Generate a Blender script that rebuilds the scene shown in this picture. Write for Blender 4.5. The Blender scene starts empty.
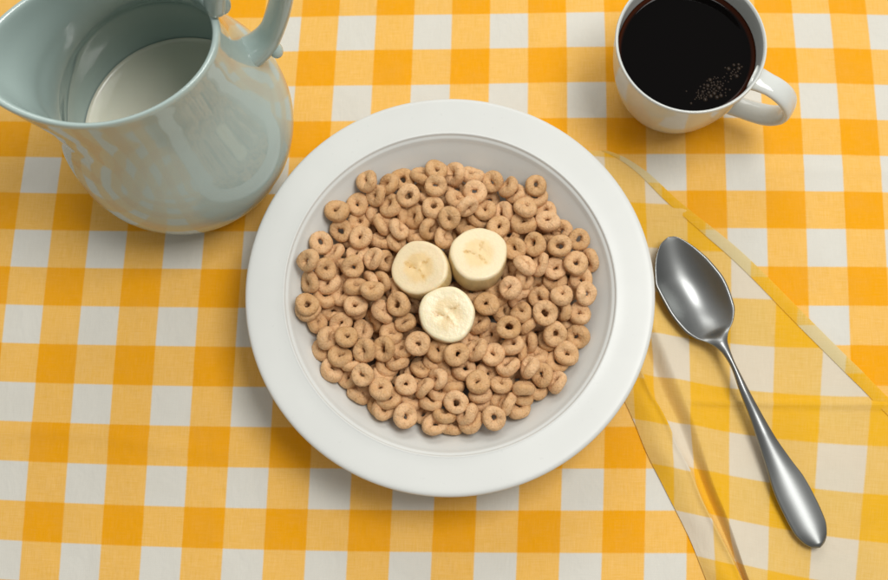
import bpy, math, random
import numpy as np
from mathutils import Vector, Matrix, Euler
random.seed(3); rng = np.random.default_rng(3)
SC = bpy.context.scene
COL = SC.collection

# ------------------------------------------------------------------ camera geometry (metres)
F = 1200.0; TH = math.radians(13.0); H = 0.61677
CT, ST = math.cos(TH), math.sin(TH)
def at(px, py, z=0.0):
    """point of the plane at height z seen at photograph pixel px, py (used to measure the place)"""
    x = (px-444)/F; y = -(py-290)/F
    dx, dy, dz = x, y*CT+ST, y*ST-CT
    t = (z-H)/dz
    return Vector((dx*t, dy*t, z))

# ------------------------------------------------------------------ helpers
def tag(o, label, cat, group=None, kind=None):
    if label: o['label'] = label
    if cat: o['category'] = cat
    if group: o['group'] = group
    if kind: o['kind'] = kind
    return o
def empty(name, loc):
    o = bpy.data.objects.new(name, None); o.location = loc; o.empty_display_size = .02
    COL.objects.link(o); return o
def mesh_obj(name, verts, faces, mat, parent=None, smooth=True, loc=None, normals=None, uvs=None):
    me = bpy.data.meshes.new(name)
    me.from_pydata([tuple(map(float, v)) for v in verts], [], faces)
    me.update()
    if smooth:
        me.polygons.foreach_set('use_smooth', [True]*len(me.polygons))
    if uvs is not None:
        ul = me.uv_layers.new(name='UVMap')
        li = np.zeros(len(me.loops), dtype=np.int32); me.loops.foreach_get('vertex_index', li)
        ul.data.foreach_set('uv', np.asarray(uvs, dtype=np.float32)[li].ravel())
    if normals is not None:
        me.normals_split_custom_set_from_vertices([tuple(map(float, n)) for n in normals])
    if mat: me.materials.append(mat)
    o = bpy.data.objects.new(name, me); COL.objects.link(o)
    if parent: o.parent = parent
    if loc is not None: o.location = loc
    return o
def vnormals(V, Fc):
    V = np.asarray(V, float); N = np.zeros_like(V)
    for f in Fc:
        p = V[list(f)]
        n = np.zeros(3)
        for i in range(len(p)):
            n += np.cross(p[i], p[(i+1) % len(p)])
        N[list(f)] += n
    return N/np.maximum(np.linalg.norm(N, axis=1, keepdims=True), 1e-12)
def interp(xs, ys, x):
    """smooth monotone cubic (pchip) interpolation"""
    xs = np.asarray(xs, float); ys = np.asarray(ys, float); x = np.asarray(x, float)
    h = np.diff(xs); d = np.diff(ys)/h
    m = np.zeros_like(ys); m[0] = d[0]; m[-1] = d[-1]
    for i in range(1, len(xs)-1):
        if d[i-1]*d[i] > 0:
            w1 = 2*h[i]+h[i-1]; w2 = h[i]+2*h[i-1]
            m[i] = (w1+w2)/(w1/d[i-1]+w2/d[i])
    k = np.clip(np.searchsorted(xs, x)-1, 0, len(xs)-2)
    t = (x-xs[k])/h[k]
    return ((2*t**3-3*t**2+1)*ys[k]+(t**3-2*t**2+t)*h[k]*m[k]+(-2*t**3+3*t**2)*ys[k+1]+(t**3-t**2)*h[k]*m[k+1])
def smooth_profile(pts, n):
    """Catmull-Rom through profile points, n samples per span"""
    P = np.asarray(pts, float); out = []
    Q = np.vstack([2*P[0]-P[1], P, 2*P[-1]-P[-2]])
    for i in range(1, len(Q)-2):
        for k in range(n):
            t = k/n
            out.append(.5*((2*Q[i])+(-Q[i-1]+Q[i+1])*t+(2*Q[i-1]-5*Q[i]+4*Q[i+1]-Q[i+2])*t*t+(-Q[i-1]+3*Q[i]-3*Q[i+1]+Q[i+2])*t**3))
    out.append(P[-1]); return np.array(out)
def lathe(prof, seg, fn=None):
    """prof rows (r, z, ...); returns verts, faces, ring index of each vertex"""
    V = []; Fc = []; ids = []; rows = []
    for i, p in enumerate(prof):
        if p[0] < 1e-6:
            rows.append([len(V)]); V.append((0, 0, p[1])); ids.append(i); continue
        row = []
        for k in range(seg):
            a = 2*math.pi*k/seg
            v = fn(p, a) if fn else (p[0]*math.cos(a), p[0]*math.sin(a), p[1])
            row.append(len(V)); V.append(v); ids.append(i)
        rows.append(row)
    for a, b in zip(rows, rows[1:]):
        if len(a) == 1 and len(b) == 1: continue
        for k in range(seg):
            k2 = (k+1) % seg
            if len(a) == 1: Fc.append((a[0], b[k2], b[k]))
            elif len(b) == 1: Fc.append((a[k], a[k2], b[0]))
            else: Fc.append((a[k], a[k2], b[k2], b[k]))
    return V, Fc, ids
def sub_mesh(V, Fc, N, keep):
    used = {}; nf = []
    for f in Fc:
        if keep(f):
            nf.append(tuple(used.setdefault(i, len(used)) for i in f))
    inv = sorted(used, key=used.get)
    return [V[i] for i in inv], nf, [N[i] for i in inv]
def sweep(path, widths, seg, cap=True):
    """tube along path of Vectors; widths = (across, thick, across-vector) per station"""
    V = []; Fc = []
    n = len(path)
    for i, (p, (w, t, ax)) in enumerate(zip(path, widths)):
        T = (path[min(i+1, n-1)]-path[max(i-1, 0)]).normalized()
        A = (ax-T*ax.dot(T)).normalized(); B = T.cross(A)
        for k in range(seg):
            a = 2*math.pi*k/seg
            c, s = math.cos(a), math.sin(a)
            c = math.copysign(abs(c)**.8, c); s = math.copysign(abs(s)**.8, s)
            V.append(p+A*(w*c)+B*(t*s))
    for i in range(n-1):
        for k in range(seg):
            k2 = (k+1) % seg
            Fc.append((i*seg+k, i*seg+k2, (i+1)*seg+k2, (i+1)*seg+k))
    if cap:
        Fc.append(tuple(range(seg))[::-1]); Fc.append(tuple((n-1)*seg+k for k in range(seg)))
    return V, Fc
def ellipsoid(c, R, ax=None, seg=20, ring=12):
    V = []; Fc = []
    M = ax if ax else Matrix.Identity(3)
    V.append(Vector(c)+M@Vector((0, 0, R[2])))
    for i in range(1, ring):
        a = math.pi*i/ring
        for k in range(seg):
            b = 2*math.pi*k/seg
            V.append(Vector(c)+M@Vector((R[0]*math.sin(a)*math.cos(b), R[1]*math.sin(a)*math.sin(b), R[2]*math.cos(a))))
    V.append(Vector(c)+M@Vector((0, 0, -R[2])))
    for k in range(seg):
        k2 = (k+1) % seg
        Fc.append((0, 1+k, 1+k2))
        Fc.append((len(V)-1, 1+(ring-2)*seg+k2, 1+(ring-2)*seg+k))
        for i in range(ring-2):
            Fc.append((1+i*seg+k, 1+(i+1)*seg+k, 1+(i+1)*seg+k2, 1+i*seg+k2))
    return V, Fc
def vnoise(p, seed=0):
    """cheap smooth pseudo noise, -1..1"""
    x, y, z = p
    s = seed*1.7
    return (math.sin(x*1.3+2.1*y-z*.7+s)+math.sin(1.9*y-1.1*x+1.5*z+2*s)+math.sin(2.3*z+.9*x-1.7*y+3*s))/3

# ------------------------------------------------------------------ materials
class NT:
    def __init__(s, name):
        s.m = bpy.data.materials.new(name); s.m.use_nodes = True
        s.t = s.m.node_tree; s.b = s.t.nodes['Principled BSDF']; s.out = s.t.nodes['Material Output']
    def n(s, typ, **kw):
        o = s.t.nodes.new(typ)
        for k, v in kw.items(): setattr(o, k, v)
        return o
    def l(s, a, b): s.t.links.new(a, b)
    def math(s, op, a, b=None, c=None, clamp=False):
        o = s.n('ShaderNodeMath', operation=op, use_clamp=clamp)
        for i, v in enumerate((a, b, c)):
            if v is None: continue
            if hasattr(v, 'links'): s.l(v, o.inputs[i])
            else: o.inputs[i].default_value = v
        return o.outputs[0]
    def mix(s, f, a, b, blend='MIX'):
        o = s.n('ShaderNodeMix', data_type='RGBA', blend_type=blend)
        for i, v in ((0, f), (6, a), (7, b)):
            if hasattr(v, 'links'): s.l(v, o.inputs[i])
            else: o.inputs[i].default_value = v if i == 0 else (*v, 1)
        return o.outputs[2]
    def noise(s, vec, scale, detail=2, rough=.5, dist=0, out=0):
        o = s.n('ShaderNodeTexNoise'); o.inputs['Scale'].default_value = scale
        o.inputs['Detail'].default_value = detail; o.inputs['Roughness'].default_value = rough
        o.inputs['Distortion'].default_value = dist
        if vec is not None: s.l(vec, o.inputs['Vector'])
        return o.outputs[out]
    def mapping(s, vec, scale=(1, 1, 1), loc=(0, 0, 0)):
        o = s.n('ShaderNodeMapping'); o.inputs['Scale'].default_value = scale; o.inputs['Location'].default_value = loc
        s.l(vec, o.inputs['Vector']); return o.outputs[0]
    def bump(s, h, strength, dist, nrm=None):
        o = s.n('ShaderNodeBump'); o.inputs['Strength'].default_value = strength; o.inputs['Distance'].default_value = dist
        s.l(h, o.inputs['Height'])
        if nrm is not None: s.l(nrm, o.inputs['Normal'])
        return o.outputs[0]
    def smooth(s, x, lo, hi):
        o = s.n('ShaderNodeMapRange', interpolation_type='SMOOTHSTEP')
        s.l(x, o.inputs[0]); o.inputs[1].default_value = lo; o.inputs[2].default_value = hi
        return o.outputs[0]
    def set(s, **kw):
        for k, v in kw.items():
            i = s.b.inputs[k.replace('_', ' ')]
            if hasattr(v, 'links'): s.l(v, i)
            else: i.default_value = (*v, 1) if isinstance(v, tuple) else v
        return s

def gingham(name, white, mid, dark, see_through=0.0, streak=.10):
    s = NT(name)
    uv = s.n('ShaderNodeTexCoord').outputs['UV']
    sep = s.n('ShaderNodeSeparateXYZ'); s.l(uv, sep.inputs[0])
    u, v = sep.outputs[0], sep.outputs[1]
    fuzz = s.noise(s.mapping(uv, (60, 60, 1)), 1.0, 1)
    fz = s.math('MULTIPLY', s.math('SUBTRACT', fuzz, .5), .05)
    def stripe(x, ph):
        # 0..1 triangle distance to the stripe centre, soft edge
        t = s.math('FRACT', s.math('MULTIPLY', s.math('ADD', s.math('ADD', x, ph), fz), .5))
        d = s.math('ABSOLUTE', s.math('SUBTRACT', t, .25))          # 0 at centre of the stripe (0..1), .25 at its edges
        d = s.math('MINIMUM', d, s.math('SUBTRACT', 1.0, d))
        return s.math('SUBTRACT', 1.0, s.smooth(d, .240, .262))
    A = stripe(u, 0.0)      # vertical coloured bands between even and odd lines
    B = stripe(v, -1.0)     # horizontal bands between odd and even lines
    col = s.mix(B, s.mix(A, white, mid), s.mix(A, mid, dark))
    # woven yarns: streaks along each direction, strongest where one yarn is coloured
    wu = s.noise(s.mapping(uv, (46, 2.2, 1)), 1.0, 3, .65)
    wv = s.noise(s.mapping(uv, (2.2, 46, 1), (5, 3, 0)), 1.0, 3, .65)
    both = s.math('ADD', s.math('SUBTRACT', wu, .5), s.math('SUBTRACT', wv, .5))
    one = s.math('ABSOLUTE', s.math('SUBTRACT', A, B))
    amt = s.math('MULTIPLY', both, s.math('MULTIPLY_ADD', one, streak*1.1, streak*.9))
    hsv = s.n('ShaderNodeHueSaturation'); s.l(col, hsv.inputs['Color'])
    s.l(s.math('ADD', 1.0, amt), hsv.inputs['Value'])
    s.l(s.math('SUBTRACT', 1.0, s.math('MULTIPLY', amt, 1.2)), hsv.inputs['Saturation'])
    blot = s.noise(uv, .9, 3)
    col2 = s.mix(s.smooth(blot, .35, .75), hsv.outputs[0], s.mix(.06, hsv.outputs[0], (.45, .36, .22)))
    s.set(Base_Color=col2, Roughness=.85)
    s.b.inputs['Specular IOR Level'].default_value = .15
    s.b.inputs['Sheen Weight'].default_value = .15
    h = s.math('ADD', wu, wv)
    n1 = s.bump(h, .25, .0002)
    big = s.noise(s.mapping(uv, (1.0, .55, 1)), 1.3, 3, .55, .4)
    s.set(Normal=s.bump(big, .32, .0035, n1))
    if see_through:
        tr = s.n('ShaderNodeBsdfTransparent'); tl = s.n('ShaderNodeBsdfTranslucent'); s.l(col2, tl.inputs['Color'])
        m1 = s.n('ShaderNodeMixShader'); m1.inputs[0].default_value = .14
        s.l(s.b.outputs[0], m1.inputs[1]); s.l(tl.outputs[0], m1.inputs[2])
        m2 = s.n('ShaderNodeMixShader'); m2.inputs[0].default_value = see_through
        s.l(m1.outputs[0], m2.inputs[1]); s.l(tr.outputs[0], m2.inputs[2]); s.l(m2.outputs[0], s.out.inputs[0])
    return s.m

def glazed(name, col, rough=.12, spec=.5, vary=.03, dots=0.0, coat=0.0):
    s = NT(name)
    ob = s.n('ShaderNodeTexCoord').outputs['Object']
    nz = s.noise(ob, 28, 3)
    dk = tuple(c*(1-vary*2) for c in col)
    c = s.mix(s.smooth(nz, .3, .7), col, dk)
    if dots:
        sp = s.noise(ob, 420, 1)
        c = s.mix(s.math('MULTIPLY', s.smooth(sp, .70, .80), dots), c, tuple(x*.8 for x in col))
    s.set(Base_Color=c)
    rn = s.noise(ob, 60, 4, .6)
    s.set(Roughness=s.math('MULTIPLY_ADD', rn, .10, rough-.05))
    s.b.inputs['Specular IOR Level'].default_value = spec
    s.b.inputs['Coat Weight'].default_value = coat; s.b.inputs['Coat Roughness'].default_value = .04
    s.set(Normal=s.bump(s.noise(ob, 45, 2), .015, .002))
    return s.m

M_CLOTH = gingham('yellow gingham cotton', (.675, .655, .585), (.84, .485, .112), (.83, .36, .005), streak=.075)
M_NAPKIN = gingham('sheer lemon gingham', (.79, .71, .56), (.86, .57, .165), (.90, .50, .025), see_through=.035, streak=.085)
M_HEM = gingham('lemon gingham hem', (.72, .60, .32), (.78, .52, .12), (.84, .47, .03), see_through=.02, streak=.12)
M_BOWL = glazed('white stoneware', (.665, .675, .645), .34, .35, .015, .25)
M_CUP = glazed('white porcelain', (.65, .67, .635), .10, .5, .01, 0)
M_PITCH = glazed('celadon glaze', (.415, .515, .485), .05, .65, .02, 0)

# ------------------------------------------------------------------ table top and tablecloth
def slab(x0, x1, y0, y1, z0, z1):
    V = [(x, y, z) for z in (z0, z1) for y in (y0, y1) for x in (x0, x1)]
    return V, [(0, 2, 3, 1), (4, 5, 7, 6), (0, 1, 5, 4), (1, 3, 7, 5), (3, 2, 6, 7), (2, 0, 4, 6)]
wood = NT('table wood')
wv = wood.n('ShaderNodeTexCoord').outputs['Object']
wood.set(Base_Color=wood.mix(wood.noise(wood.mapping(wv, (2, 30, 2)), 3, 4), (.22, .12, .06), (.32, .19, .10)), Roughness=.5)
V, Fc = slab(-.72, .72, -.50, .86, -.034, -.004)
tb = mesh_obj('tabletop', V, Fc, wood.m, smooth=False); tag(tb, None, None, kind='structure')

LIN_U = (4.230390878635152, -1.6692555156677775, 47.27232464092539)
LIN_V = (14.4083973292767, -47.967606609056524, -0.02002346153438328)
Q_U = [0.0446, -0.0021, 0.0031, -0.0067, 0.0291, -0.2536, -0.0119, 0.2936, 0.0834, -0.1153, -0.0306, -0.1129, 0.3292, 0.0263, -0.0433]
Q_V = [-0.0117, 0.0763, -0.1154, -0.0723, 0.1057, 0.1094, 0.1231, -0.0719, 0.0831, 0.0365, -0.1497, 0.0102, -0.1394, -0.0179, 0.0113]
def cloth_uv(X, Y):
    sx = np.clip(X, -.245, .245)/.25; sy = (np.clip(Y, -.01, .315)-.15)/.17
    A = np.stack([sx**a*sy**b for a in range(5) for b in range(5-a)], -1)
    return (LIN_U[0]+LIN_U[1]*Y+LIN_U[2]*X+A@np.array(Q_U), LIN_V[0]+LIN_V[1]*Y+LIN_V[2]*X+A@np.array(Q_V))
def cloth_z(X, Y):
    z = .0005*np.sin(X*21+Y*9+.5)*np.sin(Y*17-X*6+1.1)+.0003*np.sin(X*47-Y*31)
    # two pressed-in creases of the folded cloth, and some soft puckers
    z += .0009*np.exp(-((Y-.055+.05*X+.003*np.sin(X*40))/.004)**2)*np.clip((-.09-X)/.05, 0, 1)
    z += .0006*np.exp(-((X-.214-.02*Y)/.005)**2)
    z += .0005*np.exp(-((Y-.213+.02*X)/.0035)**2)*np.clip((X-.16)/.03, 0, 1)
    return z
xs = np.concatenate([np.linspace(-.80, -.27, 24, endpoint=False), np.linspace(-.27, .27, 271), np.linspace(.27, .80, 25)[1:]])
ys = np.concatenate([np.linspace(-.58, -.05, 24, endpoint=False), np.linspace(-.05, .37, 211), np.linspace(.37, .94, 25)[1:]])
X, Y = np.meshgrid(xs, ys)
Z = cloth_z(X, Y)
over = np.maximum(np.maximum(np.abs(X)-.72, 0), np.maximum(np.maximum(Y-.86, -.50-Y), 0))   # hangs over the table edge
XX = np.clip(X, -.724, .724)+np.sign(X)*0.02*np.clip(np.abs(X)-.724, 0, 1); YY = np.clip(Y, -.504, .864)
Z = Z-np.where(over > .004, over*1.5, 0)
Uc, Vc = cloth_uv(X, Y)
nx = len(xs); ny = len(ys)
V = np.stack([XX, YY, Z], -1).reshape(-1, 3)
Fc = [(j*nx+i, j*nx+i+1, (j+1)*nx+i+1, (j+1)*nx+i) for j in range(ny-1) for i in range(nx-1)]
cloth = mesh_obj('tablecloth', V, Fc, M_CLOTH, uvs=np.stack([Uc, Vc], -1).reshape(-1, 2))
tag(cloth, 'orange yellow and white gingham tablecloth spread flat under everything', 'tablecloth')

# ------------------------------------------------------------------ napkin
NU = [1.077, -3.177, 8.749, 44.794, -36.489, -63.244]; NV = [0.562, -42.271, 23.945, -4.325, 56.967, 36.711]
def nap_uv(x, y):
    gx, gy = x-.15, y-.1
    gy = min(max(gy, -.14), .2); k = (y-.1)-gy
    t = [1, gy, gy*gy, gx, gx*gy, gx*gx]
    u = sum(a*b for a, b in zip(NU, t)); v = sum(a*b for a, b in zip(NV, t))
    return u-3.2*k, v-42.3*k
LC = [(578, 152), (584, 200), (598, 300), (612, 375), (625, 403), (635, 425), (645, 450), (665, 490), (690, 540), (706, 580), (737, 650)]
LB = [(582, 152), (590, 200), (610, 300), (640, 372), (648, 392), (660, 412), (668, 428), (675, 445), (688, 470), (700, 500), (715, 530), (735, 570), (770, 650)]
LA = [(588, 152), (600, 200), (630, 300), (653, 330), (668, 365), (680, 395), (693, 428), (711, 485), (725, 520), (745, 580), (776, 650)]
LH = [(606, 151.5), (623, 158), (680, 204), (738, 251), (835, 347), (888, 400), (1000, 512), (1135, 650)]
rowsY = np.linspace(152, 645, 150)
def lx(L, y): return interp([p[1] for p in L], [p[0] for p in L], y)
xc, xb, xa, xh = (lx(L, rowsY) for L in (LC, LB, LA, LH))
V = []; UV = []; NCOL = None
HV = []; HUV = []
for r, py in enumerate(rowsY):
    gC, gB, gA, gH = (at(x, py) for x in (xc[r], xb[r], xa[r], xh[r]))
    fade = min(1, max(.12, (py-235)/115))
    y = gC.y
    def nv(x, z, ux, uy=None):
        zz = z+float(cloth_z(np.array(x), np.array(y)))
        V.append((x, y, zz)); UV.append(nap_uv(ux, (y if uy is None else uy)))
    wCB = gB.x-gC.x; wBA = gA.x-gB.x; wAH = gH.x-gA.x
    wob = .0007*math.sin(py*.045)+.0004*math.sin(py*.11+1)
    row0 = len(V)
    # left pleat from C up to the crease B, then a sunk strip, then the steep flank of the ridge at A
    prof = []
    for k in range(18):
        t = (k+.3)/17.3
        q = min(t, .7)/.7
        prof.append((gC.x+wCB*(k/17), .0006+(.0038*math.sin(q*math.pi/2)+.0010*math.exp(-((1-t)/.10)**2))*fade+wob*math.sin(math.pi*t)*fade))
    zb = prof[-1][1]; zlow = .0012+.0009*fade; zA = .0017+.0068*fade
    for k in range(34):
        t = k/33
        z = zlow+(zb-.0012*fade-zlow)*math.exp(-(t/.16)**1.3)
        u = max(0, (t-.44)/.56)
        z += (zA-zlow)*(u*u*(3-2*u))**.9
        prof.append((gB.x+.0004+(wBA-.0004)*t*.985, z))
    s_ = [0.0]
    for (x1, z1), (x2, z2) in zip(prof, prof[1:]): s_.append(s_[-1]+math.hypot(x2-x1, z2-z1))
    for (x1, z1), q in zip(prof, s_):
        nv(x1, z1, gA.x-(s_[-1]-q)-(.007 if x1 < gB.x+.0002 else 0), y+(.004 if x1 < gB.x+.0002 else 0))
    NM = 64
    for k in range(NM):
        t = (k+1)/NM; x = gA.x+wAH*t
        d = (x-gA.x)
        z = .0017+(zA-.0017)*math.exp(-(d/.0125)**1.5)
        # soft folds running beside the pleat and a pressed crease across the napkin
        z += fade*.0012*math.exp(-((d-.019-.004*math.sin(py*.02))/.0045)**2)*min(1, max(0, (py-400)/60))
        cy = 397+.02*(lx(LA, py)-700)
        z += .0017*math.exp(-((py-401-.010*(x*1900))/2.6)**2)*(1 if d > .004 else d/.004)
        z += .0004*math.sin(x*95+y*40)*math.sin(y*75-x*20)
        z += .0012*math.exp(-((py-215+.25*(x-.12)*1900)/4)**2)*math.exp(-((x-.125)/.02)**2)
        edge = max(0, 1-(gH.x-x)/.004)
        nv(x, z-.0006*edge, x)
    NCOL = len(V)-row0
    # hem strip, folded over along the long edge
    w = .0030+.0032*min(1, max(0, (py-152)/90))
    w = min(w, wAH*.8)*1.45
    for k in range(5):
        t = k/4; x = gH.x-w+w*t
        zz = float(cloth_z(np.array(x), np.array(y)))+.0017+.0004*math.sin(x*95+y*40)*math.sin(y*75-x*20)
        HV.append((x+.0002*(t == 1), y, zz+.0007*(1-.4*abs(2*t-1)**4)))
        HUV.append(nap_uv(x+.013, y-.012))
nr = len(rowsY)
napk = empty('napkin', at(720, 380, .001)); napk_loc = napk.location.copy()
L0 = np.array(napk_loc)
Fc = [(j*NCOL+i, (j+1)*NCOL+i, (j+1)*NCOL+i+1, j*NCOL+i+1) for j in range(nr-1) for i in range(NCOL-1)]
mesh_obj('folded_sheet', np.array(V)-L0, Fc, M_NAPKIN, napk, uvs=UV)
Fc = [(j*5+i, (j+1)*5+i, (j+1)*5+i+1, j*5+i+1) for j in range(nr-1) for i in range(4)]
mesh_obj('hem', np.array(HV)-L0, Fc, M_HEM, napk, uvs=HUV)
tag(napk, 'sheer lemon yellow gingham napkin folded into pleats under the spoon', 'napkin')

# ------------------------------------------------------------------ bowl
BC = Vector((.00295, .13267, 0))
well_prof = [(.0801, .0418), (.0797, .0411), (.0791, .0407), (.0784, .0402), (.0777, .0392), (.0766, .0376), (.0740, .0346), (.070, .0302), (.064, .0245), (.055, .0186), (.044, .0146), (.025, .0130), (0, .0128)]
rim_prof = [(.0801, .0418), (.0806, .0422), (.0815, .0421), (.085, .0421), (.092, .0425), (.0965, .0427), (.0982, .0424), (.0990, .0416), (.0991, .0406), (.0984, .0398), (.095, .0392), (.088, .0380), (.083, .0355)]
under_prof = [(.083, .0355), (.080, .031), (.0755, .0265), (.068, .0195), (.060, .0120), (.054, .0070), (.051, .0012), (.0465, .0008), (.0455, .0030), (.02, .0040), (0, .0040)]
wp = smooth_profile(well_prof, 5)[::-1]; rp = smooth_profile(rim_prof, 5); up = smooth_profile(under_prof, 4)
wp[0, 0] = 0; up[-1, 0] = 0
full = np.vstack([wp, rp[1:], up[1:]])
def bowl_fn(p, a):
    wob = 1+.0018*math.sin(2*a+.6)+.0009*math.sin(3*a+2)
    wob *= 1.015
    return (p[0]*wob*math.cos(a), p[0]*wob*math.sin(a), p[1]*(1+.008*math.sin(2*a+1)))
Vb, Fb, ib = lathe(full, 160, bowl_fn)
Fb = [f[::-1] for f in Fb]
Nb = vnormals(Vb, Fb)
if Nb[0][2] < 0:
    Fb = [f[::-1] for f in Fb]; Nb = -Nb
i1 = len(wp)-1; i2 = i1+len(rp)-1
bowl = empty('cereal_bowl', BC)
for nm, lo, hi in (('well', 0, i1), ('rim', i1, i2), ('underside', i2, 10**6)):
    v, f, n = sub_mesh(Vb, Fb, Nb, lambda q: min(ib[i] for i in q) >= lo and max(ib[i] for i in q) <= hi)
    mesh_obj(nm, v, f, M_BOWL, bowl, normals=n)
tag(bowl, 'white stoneware bowl with a wide flat rim, holding oat rings and banana', 'bowl')

# ------------------------------------------------------------------ banana slices
def banana_mat(name, face, core, spot, side, seed, wet):
    s = NT(name)
    ob = s.n('ShaderNodeTexCoord').outputs['Object']
    warp = s.n('ShaderNodeVectorMath', operation='MULTIPLY_ADD')
    s.l(s.noise(ob, 170, 3, .6, 0, 1), warp.inputs[0]); warp.inputs[1].default_value = (.006, .006, 0)
    base = s.n('ShaderNodeVectorMath', operation='ADD'); s.l(ob, base.inputs[0]); base.inputs[1].default_value = (-.003, -.003, 0)
    s.l(base.outputs[0], warp.inputs[2])
    sep = s.n('ShaderNodeSeparateXYZ'); s.l(warp.outputs[0], sep.inputs[0])
    x, y = sep.outputs[0], sep.outputs[1]
    r = s.math('SQRT', s.math('ADD', s.math('MULTIPLY', x, x), s.math('MULTIPLY', y, y)))
    col = s.mix(s.smooth(r, .0055, .0095), core, face)
    fib = s.noise(s.mapping(ob, (1, 1, .4)), 700, 3, .7)
    col = s.mix(s.math('MULTIPLY', s.smooth(fib, .45, .75), .22), col, tuple(c*.78 for c in core))
    rr = random.Random(seed)
    m = None
    for k in range(3):
        a = seed+k*2.094+rr.uniform(-.25, .25); d = .0047+rr.uniform(-.0006, .0006)
        for q in range(2):
            aa = a+(.1 if q else -.06); dd = d*(1 if q == 0 else .45)
            cx, cy = dd*math.cos(aa), dd*math.sin(aa)
            # elongated blot pointing at the centre
            dx = s.math('SUBTRACT', x, cx); dy = s.math('SUBTRACT', y, cy)
            al = s.math('ADD', s.math('MULTIPLY', dx, math.cos(aa)), s.math('MULTIPLY', dy, math.sin(aa)))
            ac = s.math('SUBTRACT', s.math('MULTIPLY', dy, math.cos(aa)), s.math('MULTIPLY', dx, math.sin(aa)))
            al = s.math('MULTIPLY', al, .55)
            dist = s.math('SQRT', s.math('ADD', s.math('MULTIPLY', al, al), s.math('MULTIPLY', ac, ac)))
            b = s.math('SUBTRACT', 1.0, s.smooth(dist, .0001+.0002*(1-q), .0009+.0010*(1-q)))
            m = b if m is None else s.math('MAXIMUM', m, b)
    patch = s.noise(ob, 380, 2)
    m = s.math('MULTIPLY', m, s.math('MULTIPLY_ADD', s.smooth(patch, .36, .60), .62, .22))
    sep0 = s.n('ShaderNodeSeparateXYZ'); s.l(ob, sep0.inputs[0])
    topm = s.smooth(sep0.outputs[2], -.0016, -.0006)
    col = s.mix(m, col, spot)
    speck = s.math('MULTIPLY', s.smooth(s.noise(ob, 1100, 1), .62, .72), s.smooth(m, .25, .7))
    col = s.mix(s.math('MULTIPLY', speck, .8), col, (.22, .11, .04))
    sidec = s.mix(s.smooth(s.noise(s.mapping(ob, (1, 1, .25)), 260, 4, .65), .35, .7), side, tuple(c*.82 for c in side))
    s.set(Base_Color=s.mix(topm, sidec, col), Roughness=.45-.2*wet)
    s.b.inputs['Subsurface Weight'].default_value = .25; s.b.inputs['Subsurface Radius'].default_value = (.004, .0025, .0012)
    s.b.inputs['Subsurface Scale'].default_value = .6
    hh = s.math('ADD', s.noise(ob, 320, 4, .65), s.math('MULTIPLY', m, -.35))
    s.set(Normal=s.bump(hh, (.35+.12*wet), .0008))
    return s.m
def banana(loc, nrm, R, T, seed, mat, label, yaw):
    prof = [(0, 0, 0)]
    for q in (.12, .25, .38, .5, .62, .74, .85, .93): prof.append((q, 0, 0))
    prof += [(.965, -.04, 0), (.99, -.10, 0), (1.0, -.2, 0), (1.01, -.4, 0), (1.01, -.6, 0), (1.0, -.8, 0), (.97, -.95, 0), (.9, -1, 0), (.5, -1, 0), (0, -1, 0)]
    rr = random.Random(seed); ph = [rr.uniform(0, 6.3) for _ in range(6)]
    def fn(p, a):
        k = 1+.022*math.sin(2*a+ph[0])+.018*math.sin(3*a+ph[1])+.011*math.sin(5*a+ph[2])+.006*abs(math.sin(2.5*a+ph[3]))+.004*math.sin(11*a+ph[4])
        rad = p[0]*R*(1+(k-1)*min(1, p[0]*1.2))
        zt = p[1]*T
        if p[1] > -.3:
            zt += .00035*math.sin(p[0]*7+a*2+ph[5])*(1-p[0])+.00022*math.sin(a*3+ph[1])*p[0]-.0005*math.exp(-(p[0]/.25)**2)
        # skin side: shallow lengthwise flats left by peeling
        return (rad*math.cos(a), rad*math.sin(a), zt)
    V, Fc, _ = lathe(prof, 96, fn)
    Fc = [f[::-1] for f in Fc]
    N = vnormals(V, Fc)
    if N[0][2] < 0: Fc = [f[::-1] for f in Fc]
    o = mesh_obj('banana_slice', V, Fc, mat)
    q = Vector((0, 0, 1)).rotation_difference(Vector(nrm))
    o.rotation_mode = 'QUATERNION'; o.rotation_quaternion = q@Euler((0, 0, yaw)).to_quaternion()
    o.location = loc
    tag(o, label, 'banana slice', 'banana slices on the cereal')
    return o
bm1 = banana_mat('banana flesh ripe', (.84, .69, .44), (.82, .60, .30), (.66, .37, .085), (.74, .56, .27), .7, .1)
bm2 = banana_mat('banana flesh pale', (.85, .71, .46), (.83, .63, .33), (.60, .36, .09), (.74, .56, .28), 1.05, .2)
bm3 = banana_mat('banana flesh moist', (.87, .76, .51), (.84, .67, .39), (.66, .42, .17), (.80, .66, .41), .35, .9)
banana((-.0123, .1437, .0445), (-.211, .059, .976), .0142, .0125, 11, bm1, 'ripe banana slice leaning left with two dark seed marks, upper left of the three', .3)
banana((.0171, .1504, .0462), (.025, .176, .984), .0144, .0150, 23, bm2, 'thickest banana slice, tilted up to show its side, upper right of the three', 0)
banana((.0015, .1198, .0465), (-.002, -.10, .995), .0137, .0120, 37, bm3, 'palest moist banana slice lying in front of the other two', .5)

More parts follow.
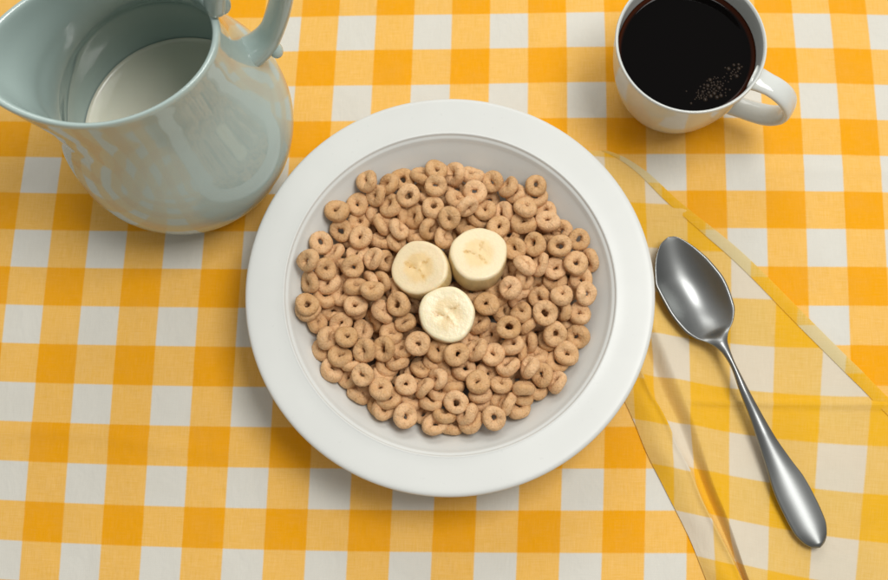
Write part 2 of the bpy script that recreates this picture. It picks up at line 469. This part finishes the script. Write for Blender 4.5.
# ------------------------------------------------------------------ oat rings
RINGS = "-388,1900,389,-41,20,89,L;-342,1828,363,-71,-20,68,T;-282,1886,361,-63,1,77,M;-271,1780,357,-63,37,68,M;-440,1791,332,6,23,97,L;-429,1711,297,7,20,98,M;-539,1745,380,7,24,97,L;-519,1653,334,-14,-34,93,T;-342,1745,291,70,19,69,L;-237,1737,321,-73,-42,54,L;-306,1685,345,58,35,74,M;-212,1929,316,4,3,100,M;-177,1815,407,3,-6,100,T;-146,1722,348,-52,-15,84,M;-43,1866,415,1,-5,100,T;-38,1962,365,1,24,97,L;-114,1941,334,43,50,76,L;-55,1757,400,7,39,92,M;25,1690,434,10,-28,95,T;55,1945,350,-75,-20,62,M;155,1846,378,8,-30,95,T;145,1950,329,-2,64,77,M;64,1806,371,62,45,64,M;116,1755,409,55,-78,30,M;207,1756,352,-15,43,89,M;26,1799,291,28,57,77,L;-121,1862,289,-59,-44,68,L;-112,1799,330,-67,-33,66,L;248,1915,324,-47,-27,84,M;331,1882,341,-79,29,54,M;464,1879,381,-7,-5,100,T;465,1831,336,-8,15,99,L;364,1848,329,-71,20,68,L;409,1760,394,-5,45,89,M;297,1748,329,-50,2,87,M;517,1753,319,-8,31,95,M;521,1690,389,-34,22,91,T;401,1684,367,-10,56,82,M;596,1653,327,-55,-39,74,M;673,1598,374,27,-25,93,M;575,1550,416,11,10,99,T;654,1469,394,-9,18,98,T;554,1450,360,8,-22,97,T;556,1401,319,-2,15,99,L;726,1494,351,-75,-16,64,L;450,1569,390,-68,11,73,T;526,1578,325,-84,-14,53,L;442,1509,303,4,29,96,L;352,1548,384,-46,-23,86,M;327,1634,329,-6,25,97,L;273,1660,381,23,20,95,M;414,1623,305,-39,32,86,L;477,1467,387,-70,39,60,M;401,1449,432,59,36,72,M;399,1397,371,76,16,63,M;335,1451,312,-82,-15,55,L;325,1339,407,-53,9,84,M;380,1309,314,28,-74,62,L;477,1298,362,-38,-26,89,T;467,1374,280,-6,33,94,L;579,1302,418,-18,43,89,T;702,1314,398,13,-22,97,T;684,1390,352,-8,32,94,L;496,1215,401,2,-20,98,T;670,1219,358,-2,28,96,T;584,1238,364,-88,-9,47,L;382,1228,354,-38,60,70,M;412,1175,336,-46,63,63,L;317,1145,401,8,-19,98,T;547,1118,366,6,-18,98,T;523,1097,304,-13,16,98,L;658,1113,328,-40,-17,90,M;417,1085,317,-61,-5,79,M;297,1241,283,61,8,79,L;208,1265,391,14,-21,97,T;238,1129,293,-54,-16,83,M;63,1008,412,9,-17,98,T;158,1038,379,-71,39,59,M;123,1096,293,43,28,86,L;174,1181,316,-39,50,77,L;238,1013,375,-14,40,91,T;337,1062,366,-38,41,83,L;312,958,365,-27,54,80,M;372,1025,319,-80,-11,59,L;414,944,389,-84,43,32,M;479,916,354,-39,-14,91,T;552,881,353,-81,37,46,M;563,989,302,20,34,92,L;603,1019,352,-9,24,97,T;456,1015,300,-20,73,65,L;385,848,372,-4,82,57,T;377,809,309,-1,85,52,L;367,757,311,-18,81,57,M;459,860,295,8,59,80,L;276,867,372,-3,64,76,M;265,792,312,76,-48,43,M;305,775,359,-85,24,46,M;240,701,394,7,-12,99,T;164,871,406,-2,43,90,T;178,821,354,-13,50,86,M;183,795,311,-14,57,81,L;59,775,387,9,-14,99,T;112,721,365,-56,58,60,M;136,688,344,-54,56,63,L;42,872,335,0,60,80,M;101,944,343,-7,62,78,M;212,929,316,67,14,72,L;-31,890,378,-84,-22,50,M;-26,824,330,3,85,52,M;-62,777,347,7,82,56,M;1,717,353,30,77,56,M;-44,672,347,1,31,95,L;37,673,294,0,54,84,L;-187,710,379,21,-12,97,T;-97,733,286,1,38,93,L;-166,793,314,29,72,63,L;-306,841,401,4,21,98,T;-266,799,367,-5,37,93,M;-322,771,300,34,38,86,L;-294,748,342,35,46,82,L;-185,864,394,20,-14,97,T;-97,845,381,-79,39,48,M;-116,948,325,17,64,75,M;-147,916,301,14,51,85,L;-46,983,315,58,59,56,M;11,973,313,76,34,56,L;-30,1036,369,0,25,97,L;-125,1061,405,-22,-17,96,T;-191,1175,360,-7,38,92,M;-226,1259,395,-37,-12,92,M;-305,1225,366,59,57,57,M;-348,1197,292,-61,-38,69,M;-260,1119,342,15,60,79,M;-293,1038,395,-45,-8,89,M;-209,1044,336,2,52,85,L;-436,1251,395,7,28,96,T;-440,1249,320,7,28,96,L;-670,1252,425,24,19,95,T;-672,1238,380,23,20,95,L;-551,1245,292,-3,43,90,M;-509,1172,352,-24,-21,95,M;-475,1095,408,7,23,97,T;-404,1139,330,85,12,50,M;-571,1092,387,84,21,49,M;-633,1185,323,70,45,56,L;-385,1029,406,-64,-25,73,M;-505,1004,376,-7,55,83,M;-455,978,349,-20,60,77,L;-549,942,342,36,36,86,L;-463,909,323,-43,17,89,L;-395,905,416,-23,-4,97,T;-285,961,322,47,68,56,M;-231,982,336,-3,75,66,M;-302,922,324,41,56,72,L;-415,830,301,39,50,77,L;-589,1050,311,61,33,72,L;-618,1584,364,10,0,100,T;-548,1533,341,-41,62,67,M;-419,1610,369,6,12,99,M;-434,1532,336,-3,30,95,M;-450,1447,410,30,-23,93,T;-514,1443,329,-51,-41,76,L;-587,1441,398,33,-22,92,T;-668,1466,451,-54,-30,78,M;-310,1600,319,46,62,63,M;-349,1490,403,-73,11,68,M;-297,1496,333,73,-17,66,L;-665,1377,377,-76,-28,59,M;-312,1385,356,-81,-27,52,M;-369,1381,357,-80,-28,53,M;-257,1349,324,-73,-41,54,L;-433,1351,385,25,64,73,M;-576,1375,354,-2,42,91,L;-503,1326,335,-42,40,81,M;-597,1312,325,56,49,67,M;-400,1341,303,19,62,76,L;-354,1322,445,5,51,86,M;-274,1291,269,3,69,73,L;-132,1634,317,-7,72,69,M;-226,1647,380,64,35,69,L;-70,1652,370,81,-2,59,M;-2,1604,372,74,26,62,M;-236,1590,338,70,6,72,L;119,1688,296,-11,40,91,L;176,1721,317,39,53,75,L;67,1879,290,11,37,92,L;261,1351,302,54,40,74,L;267,1311,327,-16,45,88,L;85,1637,231,60,-19,77,F;157,929,193,-7,10,99,F;-405,1458,232,65,-20,73,F;299,1708,252,37,-16,91,F;-423,1280,253,29,-19,94,F;-77,1073,266,63,-13,77,F;217,1566,246,-65,-24,72,F;-330,926,242,-37,-24,90,F;296,1058,226,29,-4,96,F;-82,1521,206,-50,28,82,F;-394,1072,215,-2,-34,94,F;-265,1421,243,60,22,77,F;144,1788,265,35,-60,72,F;431,1719,251,32,-51,80,F;-231,1236,201,-26,-54,80,F;-261,1580,227,66,-4,75,F;30,1224,261,16,-17,97,F;535,1221,227,-70,-24,67,F;-249,1693,247,-20,10,97,F;83,760,255,6,-17,98,F;-481,1576,262,-35,-62,70,F;-517,1272,227,16,13,98,F;-307,1164,213,41,-29,86,F;475,1008,225,-62,17,76,F;25,1849,219,-10,-73,67,F;396,1256,196,-3,-9,100,F;409,1612,200,-50,-49,71,F;414,1463,196,17,-70,69,F;137,1346,285,-2,4,100,F;216,1726,200,-21,-38,90,F;468,1154,216,-34,-57,75,F;-205,1824,242,44,16,88,F;240,1142,195,-35,-53,77,F;287,844,251,-14,-73,67,F;-138,1467,273,20,-51,83,F;518,1565,223,-12,-13,98,F;44,1103,262,9,-7,99,F;581,1111,244,-48,16,86,F;-50,930,245,-9,-10,99,F;293,957,276,-58,-29,76,F;-404,1681,243,-8,-14,99,F;-111,794,237,12,-5,99,F;249,1300,225,-38,-37,85,F;-83,1336,256,-21,31,93,F;479,1400,216,22,36,91,F;-247,1342,169,0,23,97,F;-65,1732,217,-34,-34,88,F;191,781,249,7,0,100,F;-203,853,210,30,39,87,F;-162,1300,277,-53,-44,72,F;-83,1836,228,-42,-72,55,F;220,1026,189,9,28,95,F;232,1838,238,-58,-8,81,F;-347,1306,189,-41,25,88,F;-38,1170,213,-16,21,97,F;-435,1378,203,26,49,84,F;-56,1633,245,35,-10,93,F;-153,1566,231,-17,-25,95,F;-16,1416,214,60,-51,61,F;365,906,233,9,-7,99,F;335,1182,197,-31,-71,63,F;34,1536,215,-10,-45,89,F;-537,1152,266,-2,41,91,F;-546,1473,271,10,-69,72,F;-9,1006,201,25,-45,86,F;324,1452,232,-45,-15,88,F;-191,1049,241,3,-62,78,F;144,1251,239,12,18,98,F;630,1359,292,-57,-2,82,F;327,1606,204,-30,-39,87,F;13,1692,194,-54,14,83,F;-9,833,206,34,40,85,F;50,913,227,-30,11,95,F;130,1429,241,-50,-40,77,F;130,1044,232,-8,12,99,F;-153,1125,243,-17,-69,70,F;-373,1570,245,-24,16,96,F;-454,1179,210,3,30,95,F;240,1405,251,20,-72,66,F;360,1341,240,12,23,96,F;581,1290,220,-58,12,81,F;185,1647,203,-51,-56,65,F;-93,1236,237,-34,14,93,F;620,1201,283,37,28,88,F;-227,939,240,-20,-6,98,F;560,1499,251,-17,-56,81,F;-312,1067,245,47,-11,88,F;-323,1654,200,-6,8,100,F;42,1346,245,29,-58,76,F;136,1562,268,-16,5,99,F;-314,1495,196,-28,-69,67,F;349,1785,239,-12,-82,57,F;-161,1375,213,31,-51,80,F;51,1758,242,40,32,86,F;487,1273,263,-60,-30,75,F;-279,1786,218,31,-37,87,F;-218,1512,260,11,-32,94,F;205,871,224,34,-52,78,F;-138,1646,208,-9,-31,95,F;-345,1396,232,36,-8,93,F;124,1160,211,24,44,86,F;-473,1066,270,9,-57,82,F;493,1662,269,-13,-64,76,F;-122,973,219,56,-41,72,F;-563,1359,265,9,-35,93,F;-413,956,273,-34,-49,80,F;384,1094,237,43,36,83,F;622,1443,281,-31,-78,54,F;364,1538,262,36,35,87,F"
oat = NT('toasted oat')
ob = oat.n('ShaderNodeTexCoord').outputs['Object']
info = oat.n('ShaderNodeObjectInfo').outputs['Random']
gr = oat.noise(ob, 900, 3, .7); bl = oat.noise(ob, 260, 3, .6)
c = oat.mix(oat.smooth(bl, .3, .7), (.79, .50, .268), (.68, .405, .195))
c = oat.mix(oat.math('MULTIPLY', oat.smooth(gr, .5, .72), .55), c, (.76, .52, .31))
c = oat.mix(oat.math('MULTIPLY', oat.smooth(oat.noise(ob, 1000, 2), .60, .70), .42), c, (.33, .14, .05))
hs = oat.n('ShaderNodeHueSaturation'); oat.l(c, hs.inputs['Color'])
oat.l(oat.math('MULTIPLY_ADD', info, .20, .88), hs.inputs['Value'])
oat.l(oat.math('MULTIPLY_ADD', info, -.08, 1.06), hs.inputs['Saturation'])
oat.set(Base_Color=hs.outputs[0], Roughness=.75)
oat.b.inputs['Specular IOR Level'].default_value = .2
oat.b.inputs['Subsurface Weight'].default_value = .08; oat.b.inputs['Subsurface Radius'].default_value = (.002, .001, .0005); oat.b.inputs['Subsurface Scale'].default_value = .5
oat.set(Normal=oat.bump(oat.math('ADD', gr, oat.math('MULTIPLY', bl, 1.2)), .9, .0009))
def ring_mesh(k):
    rr = random.Random(100+k); ph = [rr.uniform(0, 6.3) for _ in range(8)]
    Rm = .00385*rr.uniform(.96, 1.03); rt = .00252*rr.uniform(.96, 1.05); hole = rr.uniform(-.0005, .0004)
    A, B = 40, 20; V = []; Fc = []
    for i in range(A):
        a = 2*math.pi*i/A
        ro = Rm*(1+.05*math.sin(2*a+ph[0])+.028*math.sin(3*a+ph[1])+.01*math.sin(5*a+ph[6]))
        tt = rt*(1+.09*math.sin(a+ph[2])+.05*math.sin(2*a+ph[3])+.03*math.sin(4*a+ph[7]))
        bend = .00055*math.sin(2*a+ph[4])+(.0007*math.sin(a+ph[5]))
        for j in range(B):
            b = 2*math.pi*j/B
            cb, sb = math.cos(b), math.sin(b)
            e = .82
            cx = math.copysign(abs(cb)**e, cb); sx = math.copysign(abs(sb)**e, sb)
            inner = (hole if cb < 0 else 0)*abs(cx)*(1+.5*math.sin(2*a+ph[1]))
            rad = ro+tt*.98*cx+inner
            z = tt*1.10*sx+bend
            n = .00016*vnoise((rad*math.cos(a)*1900, rad*math.sin(a)*1900, z*1900), k)
            n += .00009*vnoise((rad*math.cos(a)*5200, rad*math.sin(a)*5200, z*5200), k+3)
            V.append(((rad+n*cx)*math.cos(a), (rad+n*cx)*math.sin(a), z+n*sx))
    for i in range(A):
        for j in range(B):
            i2, j2 = (i+1) % A, (j+1) % B
            Fc.append((i*B+j, i2*B+j, i2*B+j2, i*B+j2))
    return V, Fc
NVAR = 14
protos = []
slice_at = [(-.0123, .1437, 'upper left banana slice'), (.0170, .1494, 'upper right banana slice'), (.0015, .1198, 'front banana slice')]
def where(x, y):
    d, nm = min((math.hypot(x-a, y-b), n) for a, b, n in slice_at)
    ddx, ddy = x-BC.x, y-BC.y; r = math.hypot(ddx, ddy)
    ang = math.degrees(math.atan2(ddy, ddx)) % 360
    side = ['right', 'upper right', 'upper', 'upper left', 'left', 'lower left', 'lower', 'lower right'][int(((ang+22.5) % 360)//45)]
    if d < .0225: return 'beside the '+nm
    if r > .056: return 'at the heap\'s %s edge' % side
    return 'in the heap\'s %s part' % side
zup = Vector((0, 0, 1))
for k, rec in enumerate(RINGS.split(';')):
    x, y, z, nx_, ny_, nz_, lev = rec.split(',')
    x, y, z = float(x)*1e-4, float(y)*1e-4, float(z)*1e-4
    n = Vector((float(nx_), float(ny_), float(nz_))).normalized()
    var = k % NVAR
    if var >= len(protos):
        Vv, Ff = ring_mesh(var)
        o = mesh_obj('oat_ring', Vv, Ff, oat.m); protos.append(o)
    else:
        o = protos[var].copy(); COL.objects.link(o)
    o.rotation_mode = 'QUATERNION'
    o.rotation_quaternion = zup.rotation_difference(n)@Euler((0, 0, random.uniform(0, 6.28))).to_quaternion()
    sc = random.uniform(.92, 1.0); o.scale = (sc*random.uniform(.95, 1.06), sc*random.uniform(.93, 1.03), sc*random.uniform(.86, 1.02))
    o.location = (x, y, z)
    tilt = math.degrees(math.acos(min(1, abs(n.z))))
    if lev == 'F': pose = 'toasted oat ring buried under others'
    elif lev == 'L': pose = 'toasted oat ring partly covered by neighbours'
    elif tilt < 28: pose = 'toasted oat ring lying flat, round hole showing'
    elif tilt < 50: pose = 'toasted oat ring leaning, oval hole showing'
    else: pose = 'toasted oat ring standing on edge'
    tag(o, pose+' '+where(x, y), 'cereal ring', 'toasted oat rings heaped in the bowl')

# ------------------------------------------------------------------ cup of coffee
CC = Vector((.1222, .2530, 0))
cup = empty('coffee_cup', CC)
co = [(0, .0022), (.016, .0022), (.0195, .0006), (.0225, .0006), (.0235, .003), (.0262, .0090), (.0300, .0180), (.0330, .029), (.0352, .041), (.0366, .053), (.0374, .063), (.0376, .0655), (.0371, .0666), (.0362, .0660), (.0357, .064), (.0350, .054), (.0336, .041), (.0314, .029), (.0280, .0185), (.022, .0095), (.012, .0062), (0, .0058)]
cp = smooth_profile(co, 5); cp[0, 0] = 0; cp[-1, 0] = 0
V, Fc, _ = lathe(cp, 96)
N = vnormals(V, Fc)
if N[len(N)//2][2] < 0 and False: pass
mesh_obj('cup_body', V, Fc, M_CUP, cup)
az = math.radians(-27); D = Vector((math.cos(az), math.sin(az), 0)); Nn = Vector((-math.sin(az), math.cos(az), 0))
hp = smooth_profile([(.0345, .0595), (.0400, .0600), (.0480, .0590), (.0550, .0545), (.0590, .0465), (.0585, .0375), (.0530, .0290), (.0440, .0245), (.0360, .0225), (.0305, .0215)], 6)
path = [D*a+Vector((0, 0, b)) for a, b in hp]
m = len(path)
wd = []
for i in range(m):
    t = i/(m-1)
    wd.append((.0052+.0016*max(0, 1-t*6)+.0010*math.sin(math.pi*t)+.0008*max(0, t*6-5), .0024+.0008*max(0, 1-t*6)+.0006*max(0, t*6-5), Nn))
V, Fc = sweep(path, wd, 24)
mesh_obj('cup_handle', V, Fc, M_CUP, cup)
tag(cup, 'white porcelain cup full of black coffee, handle turned to the right', 'cup')

cof = NT('black coffee')
geo = cof.n('ShaderNodeTexCoord').outputs['Object']
sx_ = cof.n('ShaderNodeSeparateXYZ'); cof.l(geo, sx_.inputs[0])
rr_ = cof.math('SQRT', cof.math('ADD', cof.math('MULTIPLY', sx_.outputs[0], sx_.outputs[0]), cof.math('MULTIPLY', sx_.outputs[1], sx_.outputs[1])))
cof.set(Base_Color=cof.mix(cof.smooth(rr_, .0322, .0343), (.0012, .0007, .0006), (.045, .010, .003)), Roughness=.03)
cof.b.inputs['IOR'].default_value = 1.19
ZC = .0530; RC = .03478
pr = [(0, ZC), (.012, ZC), (.022, ZC), (.028, ZC), (.0305, ZC), (.0320, ZC+.00006), (.0330, ZC+.0002), (.0337, ZC+.0005), (.0342, ZC+.0009), (.0346, ZC+.0014), (RC, ZC+.0019)]
prs = smooth_profile(pr, 4); prs[0, 0] = 0
V, Fc, _ = lathe(prs, 96); N = vnormals(V, Fc)
if N[0][2] < 0: Fc = [f[::-1] for f in Fc]
coffee = mesh_obj('coffee', V, Fc, cof.m, loc=CC)
tag(coffee, 'black coffee filling the white cup, small froth bubbles near its right edge', 'coffee')
# froth bubbles floating near the handle side
bub = NT('coffee bubble film')
bub.set(Base_Color=(.022, .014, .009), Roughness=.3); bub.b.inputs['IOR'].default_value = 1.4
bub.b.inputs['Specular IOR Level'].default_value = .25
VB = []; FB = []
rb = random.Random(5); placed = []
fc = at(711, 89, ZC)-CC; fc2 = at(734, 78, ZC)-CC
for k in range(4000):
    if len(placed) > 85: break
    g = fc if rb.random() < .82 else fc2
    sdx, sdy = (.0062, .0038) if g is fc else (.0028, .0024)
    px_, py_ = g.x+rb.gauss(0, sdx*.55), g.y+rb.gauss(0, sdy*.55)
    py_ += (px_-fc.x)*.28
    rd = rb.choice((.0004, .0005, .0006, .0007, .0009, .0012))
    if math.hypot(px_, py_) > .0325-rd: continue
    if any(math.hypot(px_-a, py_-b) < (rd+c_)*.88 for a, b, c_ in placed): continue
    placed.append((px_, py_, rd))
    v, f = ellipsoid((px_, py_, ZC-rd*.1), (rd, rd, rd*.7), None, 14, 8)
    o0 = len(VB); VB += v; FB += [tuple(i+o0 for i in q) for q in f]
bb = mesh_obj('froth_bubbles', VB, FB, bub.m, coffee); bb['kind'] = 'stuff'

# ------------------------------------------------------------------ pitcher of milk
PC = Vector((-.1342, .2200, 0))
pit = empty('milk_pitcher', PC)
PAZ = math.radians(15)
D = Vector((math.cos(PAZ), math.sin(PAZ), 0)); Nn = Vector((-math.sin(PAZ), math.cos(PAZ), 0))
pp = [(0, .002, 0), (.030, .002, 0), (.034, .0006, 0), (.0375, .0010, 0), (.0405, .0045, 0), (.0478, .0125, 0), (.0540, .024, 0), (.0572, .037, 0), (.0578, .048, 0), (.0563, .060, .02), (.0530, .072, .07), (.0487, .084, .17), (.0454, .095, .29), (.0435, .104, .45), (.0423, .113, .60), (.0419, .122, .76), (.0417, .131, .92), (.0417, .1370, 1.0),
      (.0417, .1395, 1.04), (.0411, .1411, 1.05), (.0400, .1414, 1.04), (.0389, .1404, 1.02), (.0384, .137, .97), (.0383, .130, .84), (.0384, .122, .66), (.0388, .114, .52), (.0398, .107, .42), (.0418, .098, .26), (.0452, .087, .10), (.0500, .074, 0), (.0530, .060, 0), (.0543, .048, 0), (.0534, .037, 0), (.0500, .0255, 0), (.0430, .0145, 0), (.034, .0085, 0), (.018, .0062, 0), (0, .006, 0)]
ps = smooth_profile(pp, 5); ps[0, 0] = 0; ps[-1, 0] = 0
def pit_fn(p, a):
    w = p[2]
    ca, sa = math.cos(a), math.sin(a)
    al = p[0]*ca*(1+.20*w)-.0115*w-.004*w*max(0, -ca)**4
    ac = p[0]*sa*(1-.12*w-.05*w*max(0, -ca)**2)
    z = p[1]+(.0045*w*w*max(0, -ca)**2-.001*w*w*max(0, ca))
    q = D*al+Nn*ac
    return (q.x, q.y, z)
V, Fc, _ = lathe(ps, 128, pit_fn)
mesh_obj('pitcher_body', V, Fc, M_PITCH, pit)
HA = math.radians(23); D = Vector((math.cos(HA), math.sin(HA), 0)); Nn = Vector((-math.sin(HA), math.cos(HA), 0))
hp = smooth_profile([(.0370, .0865), (.0480, .0885), (.0565, .0965), (.0622, .1100), (.0668, .1250), (.0700, .1410), (.0690, .1580), (.0610, .1680), (.0500, .1660), (.0420, .1560), (.0385, .1420)], 6)
path = [D*a+Vector((0, 0, b)) for a, b in hp]
m = len(path); wd = []
for i in range(m):
    t = i/(m-1)
    e = max(0, 1-t*4.2)**1.2
    wd.append((.0060+.0030*e+.001*math.sin(math.pi*t), .0042+.0034*e, Nn))
V, Fc = sweep(path, wd, 28)
hd = mesh_obj('pitcher_handle', V, Fc, M_PITCH, pit)
def local(px, py, z): return at(px, py, z)-PC
rot = Matrix((D, Nn, Vector((0, 0, 1)))).transposed()
v, f = ellipsoid(local(276, 50, .0895), (.0034, .0040, .0044), rot); mesh_obj('scroll_knob', v, f, M_PITCH, hd)
v, f = ellipsoid(local(221, 3, .136), (.0042, .0052, .0050), rot); mesh_obj('thumb_knob', v, f, M_PITCH, hd)
tag(pit, 'pale blue green glazed pitcher with flared spout, part full of milk', 'pitcher')
mk = NT('milk')
mk.set(Base_Color=(.83, .80, .66), Roughness=.12); mk.b.inputs['Subsurface Weight'].default_value = .3
mk.b.inputs['Subsurface Radius'].default_value = (.006, .005, .004); mk.b.inputs['Subsurface Scale'].default_value = .5
rm = .0516
prs = smooth_profile([(0, .030), (.02, .030), (.04, .030), (.0485, .0300), (.0502, .0302), (.0510, .0306), (rm, .0312)], 4); prs[0, 0] = 0
V, Fc, _ = lathe(prs, 96); N = vnormals(V, Fc)
if N[0][2] < 0: Fc = [f[::-1] for f in Fc]
milk = mesh_obj('milk', V, Fc, mk.m, loc=PC)
tag(milk, 'white milk lying low inside the pale blue green pitcher', 'milk')

# ------------------------------------------------------------------ spoon
st_ = NT('satin stainless steel')
ob = st_.n('ShaderNodeTexCoord').outputs['Object']
fine = st_.noise(ob, 900, 3, .6)
st_.set(Base_Color=(.265, .273, .270), Metallic=1.0, Roughness=st_.math('MULTIPLY_ADD', fine, .04, .33))
T0 = np.array([668., 237.]); dr = np.array([151., 309.]); LEN = 346.; dr = dr/np.linalg.norm(dr); pr_ = np.array([dr[1], -dr[0]])
sL = [0, 2, 6, 16, 28, 40, 65, 90, 103, 113, 121, 130, 143, 170, 198, 225, 255, 275, 290, 305, 322, 334, 341, 344.6, 346]
wL = [0, 7.5, 13.5, 22.5, 29, 33, 32.2, 27, 20, 10.5, 4.9, 1.6, .2, 3.2, 5.6, 9.2, 13.6, 16.8, 17.7, 17.6, 16.8, 13.2, 8.6, 4.0, 0]
wR = [0, 6, 10.5, 17.5, 23.5, 28, 32.8, 30, 23, 12, 7.6, 6.2, 5.2, 5.6, 6.8, 8.8, 13.4, 17.2, 18.2, 18.4, 17.6, 14, 9.2, 4.4, 0]
zs_ = [0, 20, 60, 90, 110, 121, 135, 160, 200, 250, 300, 346]
zr_ = [.0118, .0116, .0111, .0108, .0114, .0126, .0138, .0138, .0112, .0088, .0076, .0070]
S = np.concatenate([np.linspace(0, 6, 8)[:-1], np.linspace(6, 125, 60)[:-1], np.linspace(125, 334, 80)[:-1], np.linspace(334, 346, 12)])
hl = interp(sL, wL, S); hr = interp(sL, wR, S); zt = interp(zs_, zr_, S)
KC = 25
tt = np.concatenate([[-1, -.985, -.955, -.92], np.linspace(-.87, .87, KC-8), [.92, .955, .985, 1]])
top = np.zeros((len(S), KC, 3)); bot = np.zeros((len(S), KC, 3))
for i, s0 in enumerate(S):
    l, r = -hl[i], hr[i]
    bowlw = max(0, 1-max(0, (s0-104)/14)); bowlw = bowlw*bowlw*(3-2*bowlw)
    u = min(1, max(0, s0/112))
    along = 4*u**1.15*(1-u**1.15)
    for j, t in enumerate(tt):
        w = l+(r-l)*(t+1)/2
        pxy = T0+dr*s0+pr_*w
        g = at(pxy[0], pxy[1], zt[i])
        at_ = min(1, abs(t)/.90)
        dep = .0076*along*(1-at_**2.0)*bowlw
        conv = (1-bowlw)*.0019*(1-t*t)*min(1, (hl[i]+hr[i])/22+.25)
        lipr = -.0005*max(0, (abs(t)-.93)/.07)**2+.00015*max(0, 1-abs(abs(t)-.94)/.04)
        top[i, j] = (g.x, g.y, zt[i]-dep+conv+lipr)
        th = (.0015*bowlw+(1-bowlw)*.0022)*math.sqrt(max(0, 1-abs(t)**3))*min(1, s0/3+.15, (346-s0)/3+.15)
        bot[i, j] = (g.x, g.y, zt[i]-dep-th+lipr-.0002)
V = np.concatenate([top.reshape(-1, 3), bot.reshape(-1, 3)]); nS = len(S); off = nS*KC
Fc = []
for i in range(nS-1):
    for j in range(KC-1):
        Fc.append((i*KC+j, (i+1)*KC+j, (i+1)*KC+j+1, i*KC+j+1))
        Fc.append((off+i*KC+j, off+i*KC+j+1, off+(i+1)*KC+j+1, off+(i+1)*KC+j))
    Fc.append((i*KC, off+i*KC, off+(i+1)*KC, (i+1)*KC))
    Fc.append((i*KC+KC-1, (i+1)*KC+KC-1, off+(i+1)*KC+KC-1, off+i*KC+KC-1))
N = vnormals(V, Fc)
sp = empty('spoon', at(740, 380, .004)); L0 = np.array(sp.location)
kcut = int(np.searchsorted(S, 121))
def row_of(i): return (i if i < off else i-off)//KC
for nm, keep in (('spoon_bowl', lambda f: max(row_of(i) for i in f) <= kcut), ('spoon_handle', lambda f: min(row_of(i) for i in f) >= kcut)):
    v, f, n = sub_mesh(list(V-L0), Fc, list(N), keep)
    mesh_obj(nm, v, f, st_.m, sp, normals=n)
tag(sp, 'satin steel spoon with a deep oval bowl resting on the napkin', 'spoon')

# ------------------------------------------------------------------ light, world, camera
def area(name, loc, target, sx, sy, power, col=(1, 1, 1)):
    d = bpy.data.lights.new(name, 'AREA'); d.shape = 'RECTANGLE'; d.size = sx; d.size_y = sy; d.energy = power; d.color = col
    o = bpy.data.objects.new(name, d); COL.objects.link(o); o.location = loc
    o.rotation_euler = (Vector(target)-Vector(loc)).to_track_quat('-Z', 'Y').to_euler(); return o
area('softbox_lamp', (.40, .28, 1.25), (0, .15, 0), .58, .46, 11.0, (1, .985, .955))
area('back_lamp', (.10, 1.30, 1.05), (0, .14, 0), .80, .50, 5.0, (1, .985, .955))
w = bpy.data.worlds.new('World'); SC.world = w; w.use_nodes = True
nt = w.node_tree; bg = nt.nodes['Background']
tcw = nt.nodes.new('ShaderNodeTexCoord')
dot = nt.nodes.new('ShaderNodeVectorMath'); dot.operation = 'DOT_PRODUCT'; dot.inputs[1].default_value = (.10, .62, .78)
nt.links.new(tcw.outputs['Generated'], dot.inputs[0])
mr = nt.nodes.new('ShaderNodeMapRange'); mr.interpolation_type = 'SMOOTHSTEP'
mr.inputs[1].default_value = .25; mr.inputs[2].default_value = 1.0; mr.inputs[3].default_value = .25; mr.inputs[4].default_value = .60
nt.links.new(dot.outputs['Value'], mr.inputs[0]); nt.links.new(mr.outputs[0], bg.inputs[1])
bg.inputs[0].default_value = (1, .99, .965, 1)

cam = bpy.data.cameras.new('camera'); co_ = bpy.data.objects.new('camera', cam); COL.objects.link(co_)
co_.location = (0, 0, H); co_.rotation_euler = (TH, 0, 0)
cam.sensor_width = 36; cam.lens = F/888*36; cam.clip_start = .01; cam.clip_end = 20
cam.dof.use_dof = True; cam.dof.focus_distance = .575; cam.dof.aperture_fstop = 11
SC.camera = co_
SC.render.engine = 'CYCLES'
SC.view_settings.view_transform = 'Standard'; SC.view_settings.look = 'None'
SC.view_settings.exposure = 0.0; SC.view_settings.gamma = 1
